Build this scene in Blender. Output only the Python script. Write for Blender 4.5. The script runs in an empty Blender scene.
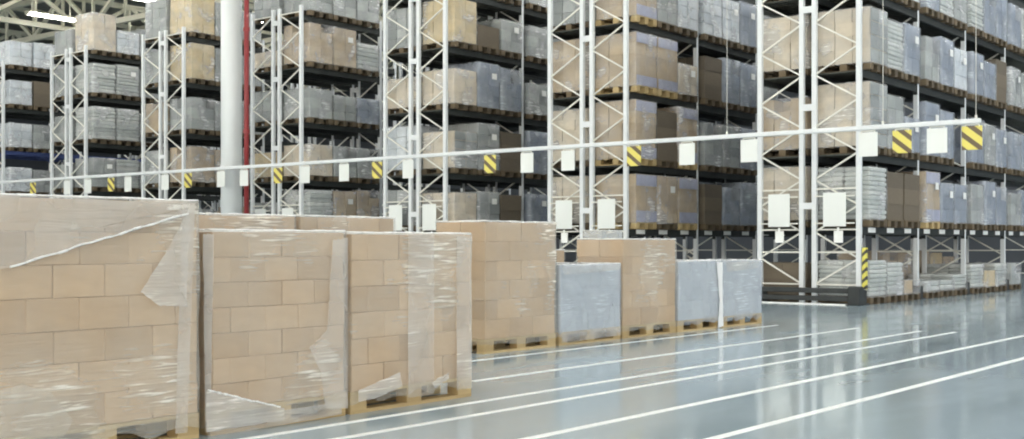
import bpy, math, random
from mathutils import Vector, Matrix, noise

# ------------------------------------------------------------------ place
# U metres = camera height.  "h" values below are multiples of it.
U = 1.1
F_PX, HORIZON, TH = 1192.54, 243.94, 0.6745
S0, T0, PITCH, BAY, ROWD = 18.844, 7.774, 4.55, 2.601, 1.778
FD = 0.775                       # depth of one upright frame (h)
LEVELS = [0, 1.28, 2.5, 3.87, 5.19, 6.4]
TOP = 6.63
TA, TB, TC = 5.088, 6.931, 8.7   # front planes of the three floor rows
cth, sth = math.cos(TH), math.sin(TH)
C = bpy.context.scene.collection
R = random.Random(7)

def on_t(t, x):                  # photo column -> distance along X on a plane Y = t
    q = (x - 512) / F_PX
    return t * (cth + q * sth) / (sth - q * cth)
def on_s(s, x):
    q = (x - 512) / F_PX
    return s * (sth - q * cth) / (cth + q * sth)
def hgt(s, t, y):
    return 1 + (HORIZON - y) * (s * cth + t * sth) / F_PX

# ------------------------------------------------------------------ mesh helper
class MB:
    def __init__(self): self.v, self.f, self.m = [], [], []
    def quad(self, a, b, c, d, m=0):
        n = len(self.v); self.v += [tuple(a), tuple(b), tuple(c), tuple(d)]
        self.f.append((n, n+1, n+2, n+3)); self.m.append(m)
    def box(self, x0, x1, y0, y1, z0, z1, m=0, bev=0.0):
        n = len(self.v)
        if bev <= 0:
            self.v += [(x0,y0,z0),(x1,y0,z0),(x1,y1,z0),(x0,y1,z0),(x0,y0,z1),(x1,y0,z1),(x1,y1,z1),(x0,y1,z1)]
            for q in ((0,3,2,1),(4,5,6,7),(0,1,5,4),(1,2,6,5),(2,3,7,6),(3,0,4,7)):
                self.f.append(tuple(n+i for i in q)); self.m.append(m)
            return
        b = min(bev, (x1-x0)*.45, (y1-y0)*.45, (z1-z0)*.45)
        # rounded slab: four rings of an octagon
        def ring(i, z):
            X0, X1, Y0, Y1 = x0+i, x1-i, y0+i, y1-i
            return [(X0+b,Y0,z),(X1-b,Y0,z),(X1,Y0+b,z),(X1,Y1-b,z),(X1-b,Y1,z),(X0+b,Y1,z),(X0,Y1-b,z),(X0,Y0+b,z)]
        rr = [ring(b, z0), ring(0, z0+b), ring(0, z1-b), ring(b, z1)]
        for r_ in rr: self.v += r_
        for k in range(3):
            for i in range(8):
                j = (i+1) % 8
                self.f.append((n+k*8+i, n+k*8+j, n+k*8+8+j, n+k*8+8+i)); self.m.append(m)
        self.f.append(tuple(n+7-i for i in range(8))); self.m.append(m)
        self.f.append(tuple(n+24+i for i in range(8))); self.m.append(m)
    def bar(self, p, q, w, d=None, m=0, up=(0,0,1)):
        p, q = Vector(p), Vector(q); d = d or w
        z = (q-p).normalized(); u = Vector(up)
        if abs(z.dot(u)) > .95: u = Vector((1,0,0))
        x = z.cross(u).normalized(); y = z.cross(x)
        n = len(self.v)
        for o in (p, q):
            for a, b in ((-1,-1),(1,-1),(1,1),(-1,1)):
                self.v.append(tuple(o + x*a*w/2 + y*b*d/2))
        for f in ((3,2,1,0),(4,5,6,7),(0,1,5,4),(1,2,6,5),(2,3,7,6),(3,0,4,7)):
            self.f.append(tuple(n+i for i in f)); self.m.append(m)
    def tube(self, p, q, r, seg=12, m=0, r2=None):
        p, q = Vector(p), Vector(q); r2 = r if r2 is None else r2
        z = (q-p).normalized(); u = Vector((0,0,1)) if abs(z.z) < .9 else Vector((1,0,0))
        x = z.cross(u).normalized(); y = z.cross(x); n = len(self.v)
        for o, rad in ((p, r), (q, r2)):
            for i in range(seg):
                a = 2*math.pi*i/seg; self.v.append(tuple(o + x*math.cos(a)*rad + y*math.sin(a)*rad))
        for i in range(seg):
            j = (i+1) % seg; self.f.append((n+i, n+j, n+seg+j, n+seg+i)); self.m.append(m)
        self.f.append(tuple(n+seg-1-i for i in range(seg))); self.m.append(m)
        self.f.append(tuple(n+seg+i for i in range(seg))); self.m.append(m)
    def mesh(self, name, mats, smooth=False):
        me = bpy.data.meshes.new(name); me.from_pydata(self.v, [], self.f)
        for mt in (mats if isinstance(mats, (list, tuple)) else [mats]): me.materials.append(mt)
        me.polygons.foreach_set('material_index', self.m)
        me.polygons.foreach_set('use_smooth', [smooth]*len(self.f))
        me.update(); return me
    def build(self, name, mats, parent=None, loc=(0,0,0), smooth=False):
        return link(name, self.mesh(name, mats, smooth), parent, loc)

def link(name, me, parent=None, loc=(0,0,0)):
    o = bpy.data.objects.new(name, me); C.objects.link(o); o.location = loc
    if parent is not None: o.parent = parent
    return o
def tag(o, label, cat, group=None, kind=None):
    o['label'] = label; o['category'] = cat
    if group: o['group'] = group
    if kind: o['kind'] = kind
    return o
def thing(name, label, cat, loc, group=None):
    return tag(link(name, None, None, loc), label, cat, group)
def struct(o): o['kind'] = 'structure'; return o

# ------------------------------------------------------------------ materials
def nt(name):
    m = bpy.data.materials.new(name); m.use_nodes = True
    t = m.node_tree; p = t.nodes['Principled BSDF']
    return m, t, p
def N(t, k, **kw):
    n = t.nodes.new(k)
    for a, b in kw.items():
        if hasattr(n, a): setattr(n, a, b)
        else: n.inputs[a].default_value = b
    return n
def L(t, a, b): t.links.new(a, b)
def rgb(c): return (*c, 1)
def ramp(t, fac, stops):
    r = N(t, 'ShaderNodeValToRGB'); e = r.color_ramp.elements
    while len(e) < len(stops): e.new(.5)
    for i, (p, c) in enumerate(stops): e[i].position = p; e[i].color = c if len(c) == 4 else rgb(c)
    L(t, fac, r.inputs[0]); return r
def coords(t, scale=(1,1,1), rot=(0,0,0)):
    c = N(t, 'ShaderNodeTexCoord'); m = N(t, 'ShaderNodeMapping'); m.inputs['Scale'].default_value = scale
    m.inputs['Rotation'].default_value = rot
    L(t, c.outputs['Object'], m.inputs['Vector']); return m.outputs[0]

def plain(name, col, rough=.5, metal=0, var=.08, scale=3.0):
    m, t, p = nt(name)
    n = N(t, 'ShaderNodeTexNoise'); n.inputs['Scale'].default_value = scale; n.inputs['Detail'].default_value = 4
    L(t, coords(t), n.inputs['Vector'])
    a = tuple(max(0, x*(1-var)) for x in col); b = tuple(min(1, x*(1+var)) for x in col)
    r = ramp(t, n.outputs[0], [(.3, a), (.7, b)]); L(t, r.outputs[0], p.inputs['Base Color'])
    p.inputs['Roughness'].default_value = rough; p.inputs['Metallic'].default_value = metal
    return m

def cardboard(name, c1, c2, per='island', rough=.75):
    m, t, p = nt(name)
    if per == 'island': g = N(t, 'ShaderNodeNewGeometry'); fac = g.outputs['Random Per Island']
    else: g = N(t, 'ShaderNodeObjectInfo'); fac = g.outputs['Random']
    r = ramp(t, fac, [(0, c1), (1, c2)])
    n = N(t, 'ShaderNodeTexNoise'); n.inputs['Scale'].default_value = 9; n.inputs['Detail'].default_value = 5
    L(t, coords(t, (1,1,3)), n.inputs['Vector'])
    mx = N(t, 'ShaderNodeMix', data_type='RGBA', blend_type='MULTIPLY'); mx.inputs[0].default_value = 1
    r2 = ramp(t, n.outputs[0], [(.25, (.88,.88,.88)), (.75, (1,1,1))])
    L(t, r.outputs[0], mx.inputs[6]); L(t, r2.outputs[0], mx.inputs[7])
    L(t, mx.outputs[2], p.inputs['Base Color']); p.inputs['Roughness'].default_value = rough
    return m

def film(name, col, lo, hi, shine_streak=.6, scale=2.2, rough=.22, trans=(.97,.97,.97)):
    """Stretch film: see-through sheet, milky where it is bunched, with fine pulled wrinkles; white streaks also paint its glossy shine."""
    m, t, p = nt(name); out = t.nodes['Material Output']
    oi = N(t, 'ShaderNodeObjectInfo')
    c = N(t, 'ShaderNodeTexCoord')
    off = N(t, 'ShaderNodeVectorMath', operation='ADD')
    sc = N(t, 'ShaderNodeVectorMath', operation='SCALE'); sc.inputs[0].default_value = (9, 5, 7)
    L(t, oi.outputs['Random'], sc.inputs['Scale']); L(t, c.outputs['Object'], off.inputs[0]); L(t, sc.outputs[0], off.inputs[1])
    def mapped(s, rot=(0,0,0)):
        mp = N(t, 'ShaderNodeMapping'); mp.inputs['Scale'].default_value = s; mp.inputs['Rotation'].default_value = rot
        L(t, off.outputs[0], mp.inputs[0]); return mp.outputs[0]
    big = N(t, 'ShaderNodeTexNoise'); big.inputs['Scale'].default_value = scale; big.inputs['Detail'].default_value = 3
    L(t, mapped((1,1,1)), big.inputs['Vector'])
    fine = N(t, 'ShaderNodeTexNoise'); fine.inputs['Scale'].default_value = 5; fine.inputs['Detail'].default_value = 6
    fine.inputs['Distortion'].default_value = .6
    L(t, mapped((.7,.7,11), (0,.16,0)), fine.inputs['Vector'])
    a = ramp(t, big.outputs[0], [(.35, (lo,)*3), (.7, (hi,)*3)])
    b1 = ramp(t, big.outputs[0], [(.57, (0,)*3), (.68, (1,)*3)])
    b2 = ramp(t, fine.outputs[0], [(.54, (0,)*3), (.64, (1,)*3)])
    mu = N(t, 'ShaderNodeMath', operation='MULTIPLY'); L(t, b1.outputs[0], mu.inputs[0]); L(t, b2.outputs[0], mu.inputs[1])  # opaque white streaks paint the glossy highlights on the wrinkled film
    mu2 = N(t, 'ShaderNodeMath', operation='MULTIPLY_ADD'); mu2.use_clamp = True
    L(t, mu.outputs[0], mu2.inputs[0]); mu2.inputs[1].default_value = shine_streak; L(t, a.outputs[0], mu2.inputs[2])
    p.inputs['Base Color'].default_value = rgb(col); p.inputs['Roughness'].default_value = rough
    bp = N(t, 'ShaderNodeBump'); bp.inputs['Strength'].default_value = .5; bp.inputs['Distance'].default_value = .03
    L(t, fine.outputs[0], bp.inputs['Height']); L(t, bp.outputs[0], p.inputs['Normal'])
    tr = N(t, 'ShaderNodeBsdfTransparent'); tr.inputs[0].default_value = rgb(trans)
    mix = N(t, 'ShaderNodeMixShader'); L(t, mu2.outputs[0], mix.inputs[0]); L(t, tr.outputs[0], mix.inputs[1]); L(t, p.outputs[0], mix.inputs[2])
    L(t, mix.outputs[0], out.inputs['Surface'])
    return m

def floor_material():
    m, t, p = nt('floor_coating')
    n = N(t, 'ShaderNodeTexNoise'); n.inputs['Scale'].default_value = .35; n.inputs['Detail'].default_value = 6
    v = coords(t); L(t, v, n.inputs['Vector'])
    r = ramp(t, n.outputs[0], [(.3, (.29,.37,.41)), (.7, (.35,.43,.465))])
    n2 = N(t, 'ShaderNodeTexNoise'); n2.inputs['Scale'].default_value = 1.6; n2.inputs['Detail'].default_value = 8
    L(t, coords(t, (.35,1.2,1)), n2.inputs['Vector'])
    r2 = ramp(t, n2.outputs[0], [(.35, (.07,)*3), (.7, (.19,)*3)])
    L(t, r.outputs[0], p.inputs['Base Color']); L(t, r2.outputs[0], p.inputs['Roughness'])
    p.inputs['Specular IOR Level'].default_value = .6
    b = N(t, 'ShaderNodeBump'); b.inputs['Strength'].default_value = .02; b.inputs['Distance'].default_value = .01
    L(t, n2.outputs[0], b.inputs['Height']); L(t, b.outputs[0], p.inputs['Normal'])
    return m

def stripes(name, a, b, period, rough=.5, ax=(0,1,1)):
    m, t, p = nt(name)
    c = N(t, 'ShaderNodeTexCoord'); d = N(t, 'ShaderNodeVectorMath', operation='DOT_PRODUCT'); d.inputs[1].default_value = ax
    L(t, c.outputs['Object'], d.inputs[0])
    k = N(t, 'ShaderNodeMath', operation='MULTIPLY'); k.inputs[1].default_value = 1/period; L(t, d.outputs['Value'], k.inputs[0])
    fr = N(t, 'ShaderNodeMath', operation='FRACT'); L(t, k.outputs[0], fr.inputs[0])
    g = N(t, 'ShaderNodeMath', operation='GREATER_THAN'); g.inputs[1].default_value = .58; L(t, fr.outputs[0], g.inputs[0])
    r = ramp(t, g.outputs[0], [(0, a), (1, b)]); L(t, r.outputs[0], p.inputs['Base Color'])
    p.inputs['Roughness'].default_value = rough
    return m

def emit(name, col, s):
    m, t, p = nt(name); p.inputs['Base Color'].default_value = rgb(col)
    p.inputs['Emission Color'].default_value = rgb(col); p.inputs['Emission Strength'].default_value = s
    return m

M = dict(
    floor=floor_material(),
    line=plain('line_paint', (.83,.85,.82), .4, 0, .05, 4),
    steel=plain('painted_steel', (.74,.77,.78), .4, 0, .05, 1.5),
    brace=plain('galvanised_brace', (.76,.75,.68), .42, 0, .06, 2),
    beam=plain('beam_paint', (.028,.033,.031), .6, 0, .25, 3),
    beamblue=plain('blue_beam_paint', (.06,.09,.25), .55, 0, .2, 3),
    deck=plain('deck_wire', (.045,.05,.042), .7, 0, .3, 4),
    rubber=plain('dark_rubber', (.03,.035,.035), .6, 0, .2, 5),
    board=plain('sign_board', (.80,.83,.80), .35, 0, .02, 2),
    hazard=stripes('hazard_stripes', (.80,.70,.16), (.15,.11,.065), .23, .5, (0,-.8,1)),
    hazard2=stripes('guard_stripes', (.75,.68,.12), (.06,.06,.05), .16),
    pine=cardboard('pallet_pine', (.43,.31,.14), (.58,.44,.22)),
    shade_pine=cardboard('rack_pallet_wood_shaded', (.075,.058,.036), (.19,.14,.08)),
    pine2=cardboard('pallet_pine_boards', (.43,.30,.135), (.58,.43,.215), 'object'),
    carton=cardboard('brown_carton', (.44,.29,.155), (.60,.415,.24), 'object'),
    carton_pale=cardboard('pale_carton', (.46,.31,.175), (.60,.425,.26), 'object'),
    grey_goods=cardboard('grey_goods', (.42,.46,.50), (.54,.58,.61), 'object', .5),
    col=plain('column_paint', (.76,.79,.79), .45, 0, .03, 1),
    red=plain('red_pipe_paint', (.27,.028,.03), .4, 0, .1, 2),
    roof=plain('roof_sheet', (.24,.245,.22), .7, 0, .25, .8),
    truss=plain('truss_paint', (.80,.79,.66), .5, 0, .06, 1),
    wall=plain('wall_panel', (.09,.105,.125), .6, 0, .08, .3),
    lamp=emit('lamp_tube', (1,.965,.88), 11),
    white=plain('white_label', (.9,.91,.88), .4, 0, .02, 3),
    glow=emit('dock_window', (.55,.72,1), 1.1),
    # rack goods
    k=cardboard('rack_carton_tan', (.44,.34,.22), (.58,.46,.31)),
    c=cardboard('rack_carton_cream', (.60,.52,.40), (.74,.65,.51)),
    y=cardboard('rack_carton_yellow', (.58,.46,.25), (.70,.57,.34)),
    d=cardboard('rack_carton_shaded', (.13,.108,.078), (.19,.155,.11)),  # brown carton darkened to carry the shade inside the racks
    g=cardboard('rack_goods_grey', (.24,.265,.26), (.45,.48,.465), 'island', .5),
    b=cardboard('rack_goods_blue', (.14,.18,.255), (.27,.32,.415), 'island', .5),
    w=cardboard('rack_goods_white', (.62,.68,.73), (.80,.84,.87), 'island', .5),
    s=cardboard('rack_sacks', (.48,.52,.50), (.70,.72,.69), 'island', .6),
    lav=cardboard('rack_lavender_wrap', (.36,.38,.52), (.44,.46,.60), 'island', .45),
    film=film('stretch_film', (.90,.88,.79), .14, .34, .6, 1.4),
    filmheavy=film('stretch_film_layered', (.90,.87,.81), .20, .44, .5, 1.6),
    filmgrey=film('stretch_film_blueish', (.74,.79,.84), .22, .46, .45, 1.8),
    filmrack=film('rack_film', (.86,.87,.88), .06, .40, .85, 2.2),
    hem=plain('film_hem', (.88,.88,.86), .3, 0, .04, 8),
)

# ------------------------------------------------------------------ setting
def flat(name, x0, x1, y0, y1, z0, z1, mat):
    b = MB(); b.box(x0*U, x1*U, y0*U, y1*U, z0*U, z1*U); return struct(b.build(name, mat))
X0, X1, Y0, Y1 = -12, 46, -14, 62
ROOF = 10.4
flat('floor', X0, X1, Y0, Y1, -.2, 0, M['floor'])
flat('ceiling', X0, X1, Y0, Y1, ROOF, ROOF+.2, M['roof'])
flat('wall_back', X1, X1+.2, Y0, Y1, 0, ROOF, M['wall'])
flat('wall_left', X0, X1, Y1, Y1+.2, 0, ROOF, M['wall'])
for i, t in enumerate((6.8, 3.9, 1.0)):
    b = MB(); y0, y1 = t*U, (t+1.5)*U; z0, z1 = 1.15*U, 1.9*U; x = X1*U
    b.box(x-.03, x-.01, y0, y1, z0, z1)
    o = b.build('window_%d' % (i+1), M['glow']); struct(o)
    f = MB()
    for a, c_ in ((y0-.06, y0), (y1, y1+.06), ((y0+y1)/2-.03, (y0+y1)/2+.03)): f.box(x-.08, x-.005, a, c_, z0-.06, z1+.06)
    for a, c_ in ((z0-.06, z0), (z1, z1+.06)): f.box(x-.08, x-.005, y0, y1, a, c_)
    f.build('window_frame', M['steel'], o)

LINES = [(3.015, 13.66), (3.755, 13.66), (4.515, 13.68), (4.88, 13.6), (5.643, 13.62), (6.62, 13.5)]
for t, s1 in LINES:
    b = MB(); w = .03*U if t < 4 else .026*U
    if t > 6.5: w = .024*U
    b.box((-2 if t < 5 else 6.6 if t < 6 else 7.6)*U, s1*U, t*U-w, t*U+w, .0, .003)
    struct(b.build('floor_line', M['line']))

# roof steel
def lattice(name, p, q, zb, zt, n):
    b = MB(); p, q = Vector(p), Vector(q)
    P = lambda k, z: p + (q-p)*k/n + Vector((0,0,z))
    b.bar(P(0,zb), P(n,zb), .2, .2); b.bar(P(0,zt), P(n,zt), .2, .2)
    for k in range(n):
        b.bar(P(k, zb), P(k, zt), .1)
        if k % 2 == 0: b.bar(P(k, zt), P(k+1, zb), .14)
        else: b.bar(P(k, zb), P(k+1, zt), .14)
    return struct(b.build(name, M['truss']))
for s in (6.3, 12.2, 18.1, 24, 29.9, 35.8, 41.7):
    lattice('roof_truss_beam', (s*U, (36.4-48)*U, 0), (s*U, (36.4+24)*U, 0), 8.8*U, 10.2*U, 36)
for t in (-2.5, 6, 14.5, 23.06, 31.6, 40.2, 48.8, 57):
    lattice('roof_purlin_beam', (X0*U, t*U, 0), (X1*U, t*U, 0), 8.9*U, 10.1*U, 30)
for t in (2, 10.5, 18.8, 27.3, 36, 44.5, 53):
    b = MB(); b.bar((X0*U, t*U, 10.25*U), (X1*U, t*U, 10.25*U), .12, .18); struct(b.build('roof_rib_beam', M['truss']))

# white column with its base plate
cs, ct = 18.1, on_s(18.1, 231.5)
b = MB(); b.tube((0,0,0), (0,0,8.8*U), .25*U, 32); b.tube((0,0,0), (0,0,.05), .275*U, 32)
struct(b.build('column', M['col'], None, (cs*U, ct*U, 0), True)).data.polygons.foreach_set('use_smooth', [len(p.vertices) == 4 for p in bpy.data.objects['column'].data.polygons])
ps, pt = 18.0, on_s(18.0, 246.5)
root = thing('sprinkler_pipe', 'red vertical pipe rising beside the thick white column', 'pipe', (ps*U, pt*U, 0))
b = MB(); b.tube((0,0,0), (0,0,8.9*U), .058*U, 16); b.build('pipe', M['red'], root, (0,0,0), True)
for z in (1.2, 3.6, 6.0): 
    b = MB(); b.tube((0,0,z*U), (0,0,(z+.09)*U), .078*U, 16); b.build('coupling', M['red'], root)

# lamps: long fittings over every aisle and the open floor, whose two outer lines are added fill
lamp_pr = None
def lamp(s, t, power, label, light=True):
    root = thing('ceiling_light', label, 'ceiling light', (s*U, t*U, 8.95*U), 'long ceiling lights')
    global lamp_pr
    if lamp_pr is None:
        h_ = MB(); h_.box(-1.0,1.0,-.03,.03,.06,.12)
        for x in (-1.0, .97): h_.box(x, x+.03, -.15, .15, -.03, .12)
        h_.bar((-.8,0,.12), (-.8,0,1.35), .02); h_.bar((.8,0,.12), (.8,0,1.35), .02)
        d_ = MB()
        for y in (-.09, .09): d_.tube((-.97,y,.02), (.97,y,.02), .042, 10)
        lamp_pr = (h_.mesh('housing', M['truss']), d_.mesh('tube', M['lamp']))
    link('housing', lamp_pr[0], root); link('tube', lamp_pr[1], root)
    if light:
        l = bpy.data.lights.new('lamp_light', 'AREA'); l.shape = 'RECTANGLE'; l.size = 2.0; l.size_y = .3
        l.energy = power; l.color = (.93, .96, 1)
        o = bpy.data.objects.new('lamp_light', l); C.objects.link(o); o.location = (s*U, t*U, 8.95*U-.06)
ORD = ['first','second','third','fourth','fifth','sixth','seventh','eighth','ninth','tenth','eleventh','twelfth','thirteenth']
NAMES_AISLE = ['added as fill, outermost over the open floor', 'added as fill, second over the open floor', 'over the painted lines', 'before the first rack row', 'behind the first rack row', 'behind the second rack row', 'behind the third rack row',
               'behind the fourth rack row', 'behind the fifth rack row', 'behind the sixth rack row', 'behind the seventh rack row']
for a in range(-3, 8):
    t = T0 + a*PITCH - 1.385 + (.55 if a == 7 else 0)
    for k in range(7):
        s = 22.6 + (k-4)*5.0
        lamp(s, t, 62 if a < 0 else 55 if a == 0 else 38, f'long tube ceiling light {NAMES_AISLE[a+3]}, {ORD[k]} in its line')

# ------------------------------------------------------------------ pallet racks
RACKN = ['first', 'second', 'third', 'fourth', 'fifth', 'sixth', 'seventh']
def post_mb(x, y):
    b = MB(); w, d = .078, .088
    b.box(x-w/2, x+w/2, y-d/2, y-d/2+.02, 0, TOP*U)
    b.box(x-w/2, x-w/2+.02, y-d/2+.02, y+d/2, 0, TOP*U); b.box(x+w/2-.02, x+w/2, y-d/2+.02, y+d/2, 0, TOP*U)
    b.box(x-.09, x+.09, y-.08, y+.08, 0, .012)
    return b
def brace_mb(x, ya, yb, flip):
    b = MB(); z = .32*U
    for zz in (.32, .86): b.bar((x, ya, zz*U), (x, yb, zz*U), .037, .028)
    k = 0; step = .44*U
    while z + step < TOP*U - .05:
        a, c = (ya, yb) if (k + flip) % 2 else (yb, ya)
        b.bar((x, a, z), (x, c, z+step), .037, .028); z += step; k += 1
    b.bar((x, ya, z), (x, yb, z), .037, .028)
    for zz in (1.92, 1.24): b.bar((x, ya, zz*U), (x, yb, zz*U), .037, .028)
    return b
MESH = {}
def cached(key, fn):
    if key not in MESH: MESH[key] = fn()
    return MESH[key]
def foot_mesh():
    b = MB(); b.box(-.10, .10, -.11, .10, 0, .27, 0, .02); b.box(-.13,.13,-.14,.12,0,.03); return b.mesh('foot_guard', M['rubber'])
def beam_mesh(mat):
    b = MB(); Lb = BAY*U-.09
    b.box(0, Lb, -.025, .025, -.13, 0); b.box(0, Lb, -.035, -.025, -.13, -.115); b.box(0, Lb, -.035, -.025, -.015, 0)
    for x in (0, Lb): b.box(x-.005 if x else 0, x if x else .005, -.04, .04, -.19, .04)
    return b.mesh('beam', mat)
def deck_mesh():
    b = MB(); Lb = BAY*U-.1; n = 16
    for i in range(n):
        x = .06 + (Lb-.12)*i/(n-1); b.box(x-.035, x+.035, .03, FD*U-.03, -.03, -.004)
    return b.mesh('shelf_deck', M['deck'])
def rack(row):
    yr = (T0 + row*PITCH)*U
    root = thing('pallet_rack', 'white steel double pallet rack with crossed braces, %s rack row from the right' % RACKN[row], 'pallet rack', (S0*U, yr, 0), 'double pallet racks')
    nr, nl = (5, 3) if row == 0 else (3, 2)
    post = 0.0
    for side in (0, 1):
        ya, yb = (post, FD*U-post) if side == 0 else ((ROWD-FD)*U+post, ROWD*U-post)
        n = nr if side == 0 else nl
        for k in range(n+1):
            x = k*BAY*U
            fr = link('upright_frame', cached(('br', side), lambda: brace_mb(0, ya, yb, side).mesh('upright_frame', M['brace'])), root, (x, 0, 0))
            for y, g in ((ya, side == 0), (yb, side == 1)):
                link('post', cached('post', lambda: post_mb(0, 0).mesh('post', M['steel'])), fr, (0, y, 0))
                if g: link('foot_guard', cached('foot', foot_mesh), fr, (0, y, 0))
            if k < n:
                for lv in range(1, 6):
                    mat = 'beamblue' if (row == 6 and lv == 3) else 'beam'
                    for y in (ya, yb):
                        link('beam', cached(('beam', mat), lambda: beam_mesh(M[mat])), root, (x+.045, y, LEVELS[lv]*U))
                    link('shelf_deck', cached('deck', deck_mesh), root, (x+.05, 0 if side == 0 else (ROWD-FD)*U, LEVELS[lv]*U))
        if side == 0 and row < 3:
            for k in range(nr):
                for p in range(3):
                    link('location_label', cached('loc', lambda: (lambda b: (b.box(-.17,.17,-.006,0,-.10,-.01), b)[1])(MB()).mesh('location_label', M['white'])), root,
                         (k*BAY*U + .22*U + (p+.28)*.82*U, ya-.036, LEVELS[1]*U))
    for k in range((3 if row else 4)):
        for z in (1.64, 3.3, 4.95, 6.3):
            b = MB(); b.box(-.04, .04, FD*U-.03, (ROWD-FD)*U+.03, z*U-.06, z*U+.06)
            if k < nl+1: link('row_spacer', cached(('sp', z), lambda: b.mesh('row_spacer', M['steel'])), root, (k*BAY*U, 0, 0))
    for side in (0, 1):
        yc = (.36 if side == 0 else ROWD-.36)*U
        b = MB(); b.box(-.01, .01, -.085, .085, -.22, 0); b.box(-.02, -.01, -.02, .02, -.02, .06)
        link('paper_tag', cached('tag', lambda: b.mesh('paper_tag', M['white'])), root, (-.06, yc - .03, 1.22*U))
    return root
for r_ in range(7): rack(r_)
for r_ in range(7):
    for side in (0, 1):
        yc = T0 + r_*PITCH + (.39 if side == 0 else ROWD-.39)
        o = thing('rack_sign', 'blank white portrait board on the %s upright of the %s rack row from the right' % ('aisle-side' if side == 0 else 'far-side', RACKN[r_]),
                  'sign', (S0*U-.085, yc*U, 1.29*U), 'white boards on the rack ends')
        w, hh = .40*U/2, .56*U
        link('panel', cached('panel', lambda: (lambda b: (b.box(-.012,.0,-w,w,0,hh,0,.004), b)[1])(MB()).mesh('panel', M['board'])), o)
        def brk():
            b = MB(); b.bar((.012,-FD*U/2+.05,hh-.06),(.012,FD*U/2-.05,hh-.06),.025); b.bar((.012,-FD*U/2+.05,.06),(.012,FD*U/2-.05,.06),.025); b.bar((.012,0,.05),(.012,0,hh-.05),.025); return b.mesh('bracket', M['brace'])
        link('bracket', cached('brk', brk), o)

# crash barrier across the end of the first rack, striped sleeve on its corner post
yb0 = T0*U
root = thing('rack_end_barrier', 'low dark two-rail crash barrier across the end of the first rack row', 'barrier', (S0*U-.262, yb0, 0))
for z in (.10, .23):
    b = MB(); b.box(-.04, .04, -.05, (ROWD+.02)*U, z*U-.045, z*U+.045, 0, .01); b.build('rail', M['rubber'], root)
for y in (-.05, (ROWD+.02)*U):
    b = MB(); b.box(-.12, .10, y-.11, y+.11, 0, .31*U, 0, .02); b.build('post', M['rubber'], root)
b = MB(); b.box(-.12, .02, .1, (ROWD-.05)*U, 0, .02); b.build('floor_plate', M['white'], root)
b = MB(); b.box(-.03, .05, -.075, -.055, 0, .68*U); b.box(-.03,-.015,-.055,.0,0,.68*U)
tag(b.build('post_protector', M['hazard2'], None, (S0*U+.02, yb0-.058, .26*U)), 'narrow yellow and black striped guard on the corner post of the first rack', 'guard')

# ------------------------------------------------------------------ loads
PW, PD, PH = .80, 1.2, .144       # pallet width (X), depth (Y), height
def pallet_mb(w, d, bd=None):
    b = MB()
    for i in range(5):
        y = -d/2 + i*(d-.1)/4; b.box(-w/2, w/2, y, y+.12 if i < 4 else d/2, PH-.022, PH)
    for x in (-w/2, -.07, w/2-.14):
        for y in (-d/2, -.07, d/2-.14): b.box(x, x+.14, y, y+.14, .022, PH-.022)
        b.box(x, x+.12, -d/2, d/2, 0, .022)
    return b
def shell(w, d, z0, z1, seed, NN=32, MM=6, amp=.006, rag=.03, top=.12):
    """film wound round a load: a wavy skirt with rounded corners, turned in over the top edge"""
    b = MB(); per = [(-w/2,-d/2),(w/2,-d/2),(w/2,d/2),(-w/2,d/2)]
    tot = 2*(w+d); pts = []
    for i in range(NN):
        a = tot*i/NN; k = 0; Ls = [w, d, w, d]
        while a > Ls[k]: a -= Ls[k]; k += 1
        p, q = per[k], per[(k+1) % 4]; f = a/Ls[k]; x, y = p[0]+(q[0]-p[0])*f, p[1]+(q[1]-p[1])*f
        pts.append((x, y))
    rows = []
    for j in range(MM+2):
        rr = []
        for i, (x, y) in enumerate(pts):
            if j <= MM:
                z = z0 + (z1-z0)*j/MM; g = 1
                e = amp*(noise.noise(Vector((x*5+seed, y*5, z*4)))+.6)
                if j == 0: z += rag*noise.noise(Vector((x*7, y*7+seed, 3)))
            else: z = z1 + .012*noise.noise(Vector((x*9, y*9, seed))); e = -top; 
            r = math.hypot(x, y)
            nx = (1 if x > w/2-1e-4 else -1 if x < -w/2+1e-4 else 0); ny = (1 if y > d/2-1e-4 else -1 if y < -d/2+1e-4 else 0)
            rr.append((x+nx*e, y+ny*e, z))
        rows.append(rr)
    n = 0
    for rr in rows: b.v += rr
    for j in range(MM+1):
        for i in range(NN):
            k = (i+1) % NN; b.f.append((j*NN+i, j*NN+k, (j+1)*NN+k, (j+1)*NN+i)); b.m.append(0)
    return b
KIND = {  # code: (nx, ny, layer height, material, words)
    'K': (2, 3, .22, 'k', 'tan carton'), 'C': (2, 3, .24, 'c', 'cream carton'), 'Y': (2, 3, .24, 'y', 'yellow-brown carton'),
    'D': (1, 2, .34, 'd', 'shade-darkened brown carton'), 'G': (2, 3, .27, 'g', 'grey film-wrapped'), 'B': (2, 2, .30, 'b', 'blue-grey film-wrapped'),
    'W': (2, 3, .26, 'w', 'white film-wrapped'), 'S': (1, 2, .085, 's', 'pale layered sack'), 'M': (2, 3, .23, 'k', 'lavender-banded carton'),
    'N': (2, 3, .24, 'c', 'sheen-greyed cream carton'), 'T': (1, 2, .11, 's', 'silvery layered'), 'F': (2, 3, .25, 'g', 'smooth grey')}
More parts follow.
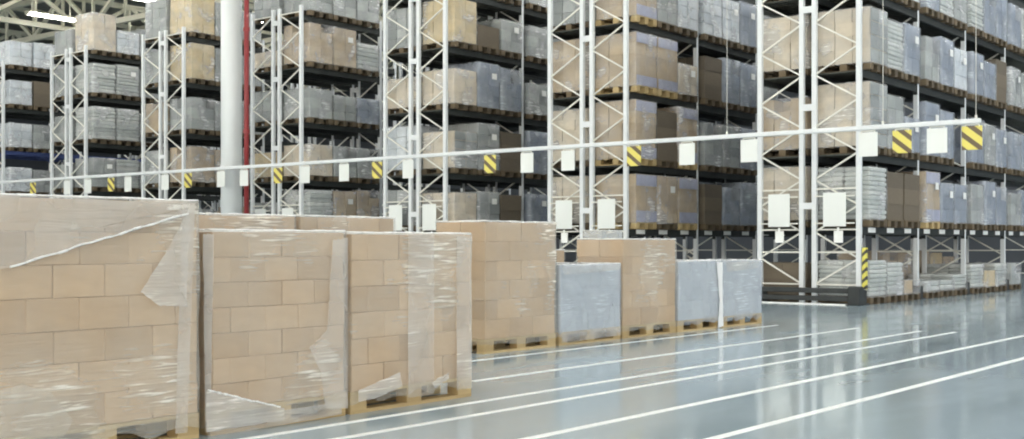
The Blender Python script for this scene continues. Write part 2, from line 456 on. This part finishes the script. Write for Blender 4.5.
def goods(kind, hh, var):
    nx, ny, lz, mat, _ = KIND[kind]; rr = random.Random(hash((kind, int(hh*100), var)) % 9999 if False else ord(kind)*131+int(hh*100)*7+var)
    W, D = PW+.01, PD-.19; n = max(1, round(hh/lz)); lz = hh/n; b = MB()
    for k in range(n):
        z0 = PH + k*lz
        mi = 0
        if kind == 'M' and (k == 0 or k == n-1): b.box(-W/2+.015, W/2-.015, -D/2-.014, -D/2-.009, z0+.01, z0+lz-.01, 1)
        if kind == 'N':  # grey front plates paint the film's reflection over the same cream cartons
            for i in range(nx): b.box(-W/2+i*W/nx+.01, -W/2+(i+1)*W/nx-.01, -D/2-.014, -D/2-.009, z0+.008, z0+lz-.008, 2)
        cx, cy = (nx, ny) if k % 2 == 0 else (max(1, nx), max(1, ny))
        sx = W/cx; sy = D/cy
        for i in range(cx):
            for j in range(cy):
                if k == n-1 and kind in 'GKB' and var == 2 and (i+j) % 2: continue
                e = .006 if kind not in 'STW' else .007
                jx, jy = rr.uniform(-.008,.008), rr.uniform(-.008,.008)
                if kind in 'ST':
                    jy *= 2
                bev = .02 if kind in 'ST' else (.012 if kind in 'BWF' else 0)
                b.box(-W/2+i*sx+e+jx, -W/2+(i+1)*sx-e+jx, -D/2+j*sy+e+jy, -D/2+(j+1)*sy-e+jy, z0+ (.004 if kind in 'STW' else .001), z0+lz, mi, bev)
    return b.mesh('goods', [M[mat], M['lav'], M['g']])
def rack_load(kind, total, x, y, z, label, var, group):
    o = thing('pallet_load', label, 'pallet load', (x, y, z), group)
    hh = max(.15, round((total*U - PH)/.05)*.05)
    pm = 'pine' if kind == 'M' else 'shade_pine'  # shelf shade put into darker wood; banded loads keep the lit pine
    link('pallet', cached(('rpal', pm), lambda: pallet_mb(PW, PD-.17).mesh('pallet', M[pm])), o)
    if var == 1 and kind not in 'SD':
        link('paper_label', cached('plab', lambda: (lambda q: (q.box(-.09,.09,-.004,0,-.07,.07), q)[1])(MB()).mesh('paper_label', M['white'])), o, (.16, -PD/2+.063, PH+hh*.72))
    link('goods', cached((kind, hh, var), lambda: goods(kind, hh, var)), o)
    if kind not in 'D':
        g = 'filmgrey' if kind in 'B' else 'filmrack'
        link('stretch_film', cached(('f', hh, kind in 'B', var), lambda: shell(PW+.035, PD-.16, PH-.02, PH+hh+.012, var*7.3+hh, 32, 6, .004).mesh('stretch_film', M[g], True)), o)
    return o

RIGHT = [  # rack row -> levels (0 = floor) -> one code+height (h) per pallet place, from the aisle end
 {0: 'S.70 S.68 K.34 S.30 S.30 S.42 S.58 Y.45 S.60 G.6', 1: 'S.98 D.96 D.94 M1.02 B.86 B.86 F.90 B.98 B.92 G.80 B.9',
  2: 'N1.18 F1.06 B.74 B1.08 B.98 - B.98 F.94 B.92 B.9 B.9', 3: 'N1.05 S.96 B1.0 G.92 B.98 W.92 B.96 B.86 D1.0 G.95 G.9',
  4: 'K1.0 S.9 W.95 B.98 S.92 F.95 S.95 B1.05 B1.08 B1.0 G1.0', 5: 'G.8 B.8 G.8 B.8 G.8 B.8 G.8 B.8 G.7'},
 {0: 'G.4 S.35 K.3 S.3 K.36 G.3', 1: 'M1.10 K1.08 M1.10 D.94 B.92 B1.04 G.9', 2: 'M1.22 D1.1 M1.22 G.98 F.98 B.98 G.9',
  3: 'M1.16 M1.18 C.74 D.98 B1.02 B1.02 G.9', 4: 'M1.0 F1.05 W1.0 W1.0 W1.0 B1.04 G.9', 5: 'G.8 K.8 G.8'},
 {0: 'G.6 K.6 S.6', 1: 'C.80 F.86 D.82 B.84 G.8', 2: 'N.92 F1.12 D1.0 B1.1 G.9', 3: 'C.86 B1.10 B1.06 G.80 G.9',
  4: 'Y1.12 D.60 G.82 G.80 F.9', 5: '- - F.75 G.8 G.8'},
 {0: 'G.6 K.6', 1: 'T.98 K.98 K1.02', 2: 'C.86 G.88 G.86', 3: 'G.82 F.74 B.72', 4: 'K1.12 K1.10 T.76', 5: 'F.85 G.85 G.85'},
 {0: 'G.6', 1: 'G.62 K.6 K.7', 2: 'K1.06 K1.0 G.8', 3: 'G.96 G.9 G.9', 4: 'Y1.02 F.98 G.9', 5: 'Y1.16 F1.0 G.9'},
 {0: 'G.6', 1: 'G.7 K.7 G.7', 2: 'F.96 T.94 G.9', 3: 'T1.06 T1.04 G.9', 4: 'T.96 T.98 G.9', 5: 'C1.18 W.78 G.9'},
 {0: 'G.6', 1: 'G.7 K.7', 2: 'W.84 G.80', 3: 'W.86 G.84', 4: 'W.84 D.9', 5: 'W.86 W.92 G.8'}]
LEFT = [
 {0: 'D.66 G.5 G.5 G.45 K.86 K.86 K.86 Y.8 K.7', 1: 'C1.02 C1.0 G.9', 2: 'K.98 K1.0 G.9', 3: 'C1.02 G1.0 G.9', 4: 'K.95 G.9 B.9', 5: 'G.8'},
 {0: 'G.6', 1: 'C1.05 K.9', 2: 'C1.15 K1.0', 3: 'K1.12 K1.0', 4: 'F1.05 K1.0', 5: 'G.8'},
 {1: 'F.9 G.8', 2: 'W1.1 K.8', 3: 'C.75 G.8', 4: 'F1.0 G1.0', 5: 'G.8'},
 {1: 'G.7 G.7', 2: 'Y.7 G.8', 3: 'F.85 G.8', 4: 'C.5 K.9', 5: 'F1.0 G.9'},
 {1: 'G.7', 2: 'G1.0 K.8', 3: 'K.9 K.9', 4: 'G.95 G.9', 5: 'F1.15 K1.05'},
 {1: 'G.7', 2: 'F.8', 3: 'G.85 G.9', 4: 'G.9 G.9', 5: 'F.8 D.95'},
 {2: 'G.8', 3: 'G.8', 4: 'G.8', 5: 'W.8'}]
SHELF = ['floor level', 'first shelf', 'second shelf', 'third shelf', 'fourth shelf', 'top shelf']
for row in range(7):
    for side, tab in ((0, RIGHT), (1, LEFT)):
        for lv, text in tab[row].items():
            for i, tok in enumerate(text.split()):
                if tok == '-': continue
                if side == 0 and row and i//3 >= 3: continue
                k, total = tok[0], float(tok[1:])
                sx = S0 + (i//3)*BAY + .515 + (i % 3)*.785
                ty = T0 + row*PITCH + (FD/2-.05 if side == 0 else ROWD-FD/2+.05)
                if lv and lv < 5: total = min(total, LEVELS[lv+1]-LEVELS[lv]-.17)
                pos = 'at its end' if i == 0 else '%s from its end' % ORD[i]
                half = '' if side == 0 else 'rear of '
                lab = f'{KIND[k][4]} load, {SHELF[lv]}, {half}{RACKN[row]} rack from right, {pos}'
                rack_load(k, total, sx*U + R.uniform(-.005,.005), ty*U + R.uniform(-.004,.004), LEVELS[lv]*U + (.0015 if lv else 0), lab, R.randrange(3),
                          'pallet loads on the %s rack row' % RACKN[row])

# ------------------------------------------------------------------ loads standing on the floor
def floor_load(name, label, s0, s1, t, depth, top, nx, ny, nz, mat, fmat, seed, overlays=(), hem=True, plan=None, rag=.04, group='wrapped pallet loads on the floor', z0=PH-.06, ribs=0, ropes=()):
    rr = random.Random(seed); W = (s1-s0)*U; D = depth*U; H = top*U
    root = thing('wrapped_pallet_load', label, 'pallet load', ((s0+s1)/2*U, (t+depth/2)*U, 0), group)
    w, d = W-.01, D-.03
    # pallet and its pieces
    b = MB()
    nb = 7
    for i in range(nb):
        y = -d/2 + i*(d-.1)/(nb-1); b.box(-w/2, w/2, y, y+.1, PH-.022, PH)
    pal = b.build('pallet', M['pine'], root)
    b = MB(); b.box(-.072,.072,-.05,.05,0,PH-.044); bm_ = b.mesh('block', M['pine2'])
    for x in (-w/2+.072, 0, w/2-.072):
        for y in (-d/2+.05, 0, d/2-.05): link('block', bm_, pal, (x, y, .022))
    b = MB(); b.box(-w/2,w/2,-.05,.05,0,.022); sk = b.mesh('skid_board', M['pine2'])
    for y in (-d/2+.05, 0, d/2-.05): link('skid_board', sk, pal, (0, y, 0))
    # cartons, one object each
    gw, gd = W-.035, D-.03; lz = (H-PH-.012)/nz
    for k in range(nz):
        brick = k % 2
        xs = [-gw/2 + gw*i/nx for i in range(nx+1)]
        if brick and nx > 1: xs = [-gw/2] + [-gw/2 + gw*(i+.5)/nx for i in range(nx)] + [gw/2]
        if ribs and k == 0: xs = [-gw/2 + gw*i/ribs for i in range(ribs+1)]
        for i in range(len(xs)-1):
            for j in range(ny):
                if 0 < j < ny-1: continue
                e = .0007; ox, oy = rr.uniform(-.003,.003), rr.uniform(-.004,.004)
                x0, x1 = xs[i]+e, xs[i+1]-e; y0, y1 = -gd/2+gd*j/ny+e, -gd/2+gd*(j+1)/ny-e
                key = ('ct', round(x1-x0,3), round(y1-y0,3), round(lz,3), mat)
                hx, hy = (x1-x0)/2, (y1-y0)/2
                link('carton' if mat != 'grey_goods' else 'goods_block',
                     cached(key, lambda: (lambda q: (q.box(-hx,hx,-hy,hy,0,lz-.0012,0,.0035), q)[1])(MB()).mesh('carton', M[mat])), root,
                     ((x0+x1)/2+ox, (y0+y1)/2+oy, PH+.001+k*lz))
    # film
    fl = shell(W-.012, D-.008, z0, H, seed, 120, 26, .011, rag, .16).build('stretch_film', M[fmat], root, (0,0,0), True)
    if hem:   # rolled edge of the film along the top
        b = MB(); ring = []; tot = 48
        per = [(-W/2+.015,-D/2+.012),(W/2-.015,-D/2+.012),(W/2-.015,D/2-.012),(-W/2+.015,D/2-.012)]
        for q in range(4):
            a, c = per[q], per[(q+1) % 4]
            for i in range(12): 
                f = i/12; ring.append((a[0]+(c[0]-a[0])*f, a[1]+(c[1]-a[1])*f))
        for i in range(tot):
            p, q = ring[i], ring[(i+1) % tot]; zz = lambda u: H + .006*noise.noise(Vector((u[0]*8, u[1]*8, seed)))
            b.tube((p[0],p[1],zz(p)), (q[0],q[1],zz(q)), .007+.004*noise.noise(Vector((i*.7, seed, 0))), 6)
        b.build('film_hem', M['hem'], fl, (0,0,0), True)
    # extra turns of film on the front face, drawn as polygons of (s, height) in h
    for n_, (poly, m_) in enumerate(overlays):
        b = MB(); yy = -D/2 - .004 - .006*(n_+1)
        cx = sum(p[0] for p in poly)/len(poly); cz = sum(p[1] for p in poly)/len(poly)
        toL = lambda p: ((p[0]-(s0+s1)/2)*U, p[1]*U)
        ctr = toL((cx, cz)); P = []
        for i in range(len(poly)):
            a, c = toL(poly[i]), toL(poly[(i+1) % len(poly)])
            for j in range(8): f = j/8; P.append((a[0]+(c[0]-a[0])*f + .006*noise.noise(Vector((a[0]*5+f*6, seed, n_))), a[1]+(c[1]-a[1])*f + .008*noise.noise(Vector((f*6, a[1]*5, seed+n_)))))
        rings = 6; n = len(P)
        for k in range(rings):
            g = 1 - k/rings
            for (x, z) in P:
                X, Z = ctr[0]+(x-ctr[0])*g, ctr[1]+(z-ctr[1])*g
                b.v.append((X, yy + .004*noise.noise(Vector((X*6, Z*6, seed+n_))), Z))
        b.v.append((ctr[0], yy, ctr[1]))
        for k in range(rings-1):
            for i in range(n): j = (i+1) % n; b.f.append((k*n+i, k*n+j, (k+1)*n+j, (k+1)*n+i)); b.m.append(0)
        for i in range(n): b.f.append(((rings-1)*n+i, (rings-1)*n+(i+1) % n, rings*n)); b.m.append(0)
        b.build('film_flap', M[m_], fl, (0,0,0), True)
    for pa, pb in ropes:
        b = MB(); toL = lambda p: Vector(((p[0]-(s0+s1)/2)*U, -D/2-.02, p[1]*U)); A, B_ = toL(pa), toL(pb); n = 24
        pr = lambda i: A + (B_-A)*i/n + Vector((0, 0, .012*noise.noise(Vector((i*.4, seed, 1)))))
        for i in range(n): b.tube(pr(i), pr(i+1), .006+.004*noise.noise(Vector((i*.9, seed, 5))), 6)
        b.build('film_rope', M['hem'], fl, (0,0,0), True)
    return root

def px(t, *pts):   # photo points on the plane Y = t -> (s, height)
    out = []
    for x, y in pts:
        s = on_t(t, x); out.append((s, hgt(s, t, y)))
    return out
DEP = .66
floor_load('p', 'tallest brown carton load at the photo\'s left edge, whitish film torn diagonally across it', 2.70, 3.80, TA, DEP, 1.222, 4, 2, 7, 'carton', 'film', 1,
    [(px(TA, (181,204), (194,203), (186,432), (174,434)), 'filmheavy'), (px(TA, (-14,194), (188,204), (186,216), (100,240), (8,268), (-14,270)), 'filmheavy'),
     (px(TA, (188,206), (184,300), (186,306), (158,306), (138,292), (165,250)), 'filmheavy'),
     (px(TA, (-14,392), (20,384), (48,392), (70,420), (60,438), (-14,439)), 'film')], z0=.06, ropes=[px(TA, (8,267), (186,213))])
floor_load('p', 'brown carton load beside the tallest load, bunched white film at its foot', 3.865, 4.83, TA, DEP, 1.074, 4, 2, 7, 'carton_pale', 'film', 2,
    [(px(TA, (202,234), (213,234), (209,432), (204,432)), 'filmheavy'), (px(TA, (206,420), (340,402), (340,414), (206,438)), 'filmheavy'), (px(TA, (204,390), (240,398), (282,408), (282,420), (204,432)), 'filmheavy'),
     (px(TA, (330,240), (345,238), (345,408), (322,408), (318,372), (306,348), (324,330)), 'filmheavy')], rag=.07, z0=.05, ropes=[px(TA, (206,390), (278,407))])
floor_load('p', 'brown carton load with broad pale vertical film bands, nearest the white floor lines', 4.86, 5.955, TA, DEP, 1.068, 4, 2, 6, 'carton', 'film', 3,
    [(px(TA, (407,234), (433,235), (433,394), (407,398)), 'filmheavy'), (px(TA, (455,236), (470,236), (470,388), (455,390)), 'filmheavy'),
     (px(TA, (356,390), (398,372), (400,386), (374,398), (356,402)), 'filmheavy'), (px(TA, (428,382), (446,372), (446,378), (432,388)), 'filmheavy')], rag=.05)
floor_load('p', 'low-showing brown carton load behind the tallest load and the one next to it', 5.03, 6.06, TB, DEP, 1.215, 3, 2, 6, 'carton', 'film', 4)
floor_load('p', 'brown carton load whose top shows just behind the banded load\'s left corner', 6.09, 7.13, TB, DEP, 1.218, 3, 2, 6, 'carton', 'film', 5)
floor_load('p', 'tall brown carton load standing alone between the banded load and the first grey load', 8.28, 9.372, TB, .62, 1.21, 3, 2, 6, 'carton', 'film', 6)
floor_load('p', 'low grey film-wrapped load squeezed between two taller brown carton loads', 9.42, 10.515, TB, .62, .796, 4, 2, 3, 'grey_goods', 'filmgrey', 7, [(px(TB, (561,332), (620,326), (620,335), (561,343)), 'filmheavy'), (px(TB, (561,266), (620,264), (618,270), (563,275)), 'filmheavy')], rag=.06, ribs=11)
floor_load('p', 'medium brown carton load between the low grey loads', 10.545, 11.64, TB, .62, 1.055, 3, 2, 5, 'carton', 'film', 8)
floor_load('p', 'low grey wrapped load touching the medium brown carton load', 11.67, 12.69, TB, .62, .805, 3, 2, 3, 'grey_goods', 'filmgrey', 9, [(px(TB, (716,262), (722,262), (722,300), (723,326), (717,328), (719,300)), 'hem')], rag=.05)
floor_load('p', 'low grey wrapped load at the far end of the floor row', 12.70, 13.74, TB, .62, .80, 3, 2, 3, 'grey_goods', 'filmgrey', 10, [(px(TB, (725,262), (759,261), (757,268), (727,272)), 'filmheavy')], rag=.05)
floor_load('p', 'pale load peeping over the medium brown carton load', 12.75, 13.25, TC, .32, 1.175, 3, 2, 5, 'grey_goods', 'film', 11)
floor_load('p', 'brown carton load just showing behind the first low grey load', 10.85, 11.95, TC, .62, .93, 3, 2, 4, 'carton', 'film', 12)

# ------------------------------------------------------------------ overhead bar with hanging signs
SB = S0 - 1.2
def bar_h():
    t = on_s(SB, 973); a = hgt(SB, t, 122.5); t2 = on_s(SB, 2); b_ = hgt(SB, t2, 181.3); return (a+b_)/2
HB = bar_h()
ta, tb = on_s(SB, 981), on_s(SB, -40)
root = thing('overhead_bar', 'long thin white bar hung across all the rack ends carrying small signs', 'overhead bar', (SB*U, ta*U, HB*U))
b = MB(); b.box(-.035, .035, 0, (tb-ta)*U, -.045, .034, 0, .012); b.build('bar', M['steel'], root)
for x in (976, 883, 727):
    y = (on_s(SB, x)-ta)*U
    b = MB(); b.tube((0,y,.04), (0,y,(8.8-HB)*U), .005, 6); b.tube((0,y,.04), (0,y,.09), .02, 8); b.build('hanging_cable', M['brace'], root)
b = MB(); y = (ct-ta)*U; b.box(.03, (cs-.248-SB)*U, y-.03, y+.03, -.03, .03); b.box((cs-.25-SB)*U-.02, (cs-.236-SB)*U, y-.1, y+.1, -.1, .1); b.build('column_bracket', M['steel'], root)
wn = hn = 0
seq = [(972,'h'),(937,'w'),(902,'h'),(868,'w'),(749,'w'),(687,'w'),(634,'h'),(568,'w'),(527,'w'),(490,'h'),(408,'w'),(377,'h'),(344,'w'),(305,'w'),(278,'h'),(244,'w'),(221,'w'),(188,'h'),(165,'w'),(128,'w'),(111,'h'),(88,'w'),(67,'w'),(33,'h')]
for x, k in seq:
    t = on_s(SB, x)
    if k == 'w':
        lab = 'blank white sign on the long bar, %s white one from its right end' % ORD[wn] if wn < 13 else 'blank white sign on the long bar, %s white one' % ['last but one', 'leftmost'][wn-13]
        wn += 1; w, hh = .15*U, .37*U
    else:
        lab = 'yellow dark-striped sign on the long bar, %s striped one from its right end' % ORD[hn]; hn += 1; w, hh = .145*U, .345*U
    o = thing('hanging_sign', lab, 'sign', (SB*U, t*U, HB*U-.05), 'signs hanging from the long bar')
    def pan():
        q = MB(); q.box(-.008, .008, -w, w, -hh-.03, -.03, 0, .004); return q.mesh('panel', M['board' if k == 'w' else 'hazard'])
    def hk():
        q = MB()
        for yy in (-w*.7, w*.7): q.bar((0,yy,-.06), (0,yy,0), .016)
        q.bar((0,-w*.75,-.008), (0,w*.75,-.008), .016)
        return q.mesh('hook', M['brace'])
    link('panel', cached(('sg', k), pan), o); link('hook', cached(('hk', k), hk), o)

# ------------------------------------------------------------------ camera, world fill, view
cam = bpy.data.cameras.new('camera'); co = bpy.data.objects.new('camera', cam); C.objects.link(co)
co.location = (0, 0, U); cam.sensor_width = 36; cam.lens = F_PX/1024*36; cam.clip_end = 400; cam.clip_start = .05
co.rotation_euler = (math.pi/2, 0, TH - math.pi/2)
cam.shift_y = (HORIZON-219.5)/1024
sc = bpy.context.scene; sc.camera = co
w = bpy.data.worlds.new('world'); sc.world = w; w.use_nodes = True
bg = w.node_tree.nodes['Background']; t = w.node_tree
tc = N(t, 'ShaderNodeTexCoord'); dp = N(t, 'ShaderNodeVectorMath', operation='DOT_PRODUCT'); dp.inputs[1].default_value = (-.95, -.1, .3)
L(t, tc.outputs['Generated'], dp.inputs[0])
mr = N(t, 'ShaderNodeMapRange'); mr.inputs[1].default_value = -.2; mr.inputs[2].default_value = .9
L(t, dp.outputs['Value'], mr.inputs[0])
wr = ramp(t, mr.outputs[0], [(0, (.50, .57, .69)), (1, (2.0, 1.9, 1.7))])  # warm side is added fill that brightens the rack ends
L(t, wr.outputs[0], bg.inputs[0]); bg.inputs[1].default_value = .85
sc.view_settings.view_transform = 'Standard'; sc.view_settings.look = 'None'; sc.view_settings.gamma = 1
sc.view_settings.use_curve_mapping = False
sc.view_settings.exposure = .78
sc.cycles.transparent_max_bounces = 24
sc.cycles.max_bounces = 8
sc.cycles.filter_width = 2.0
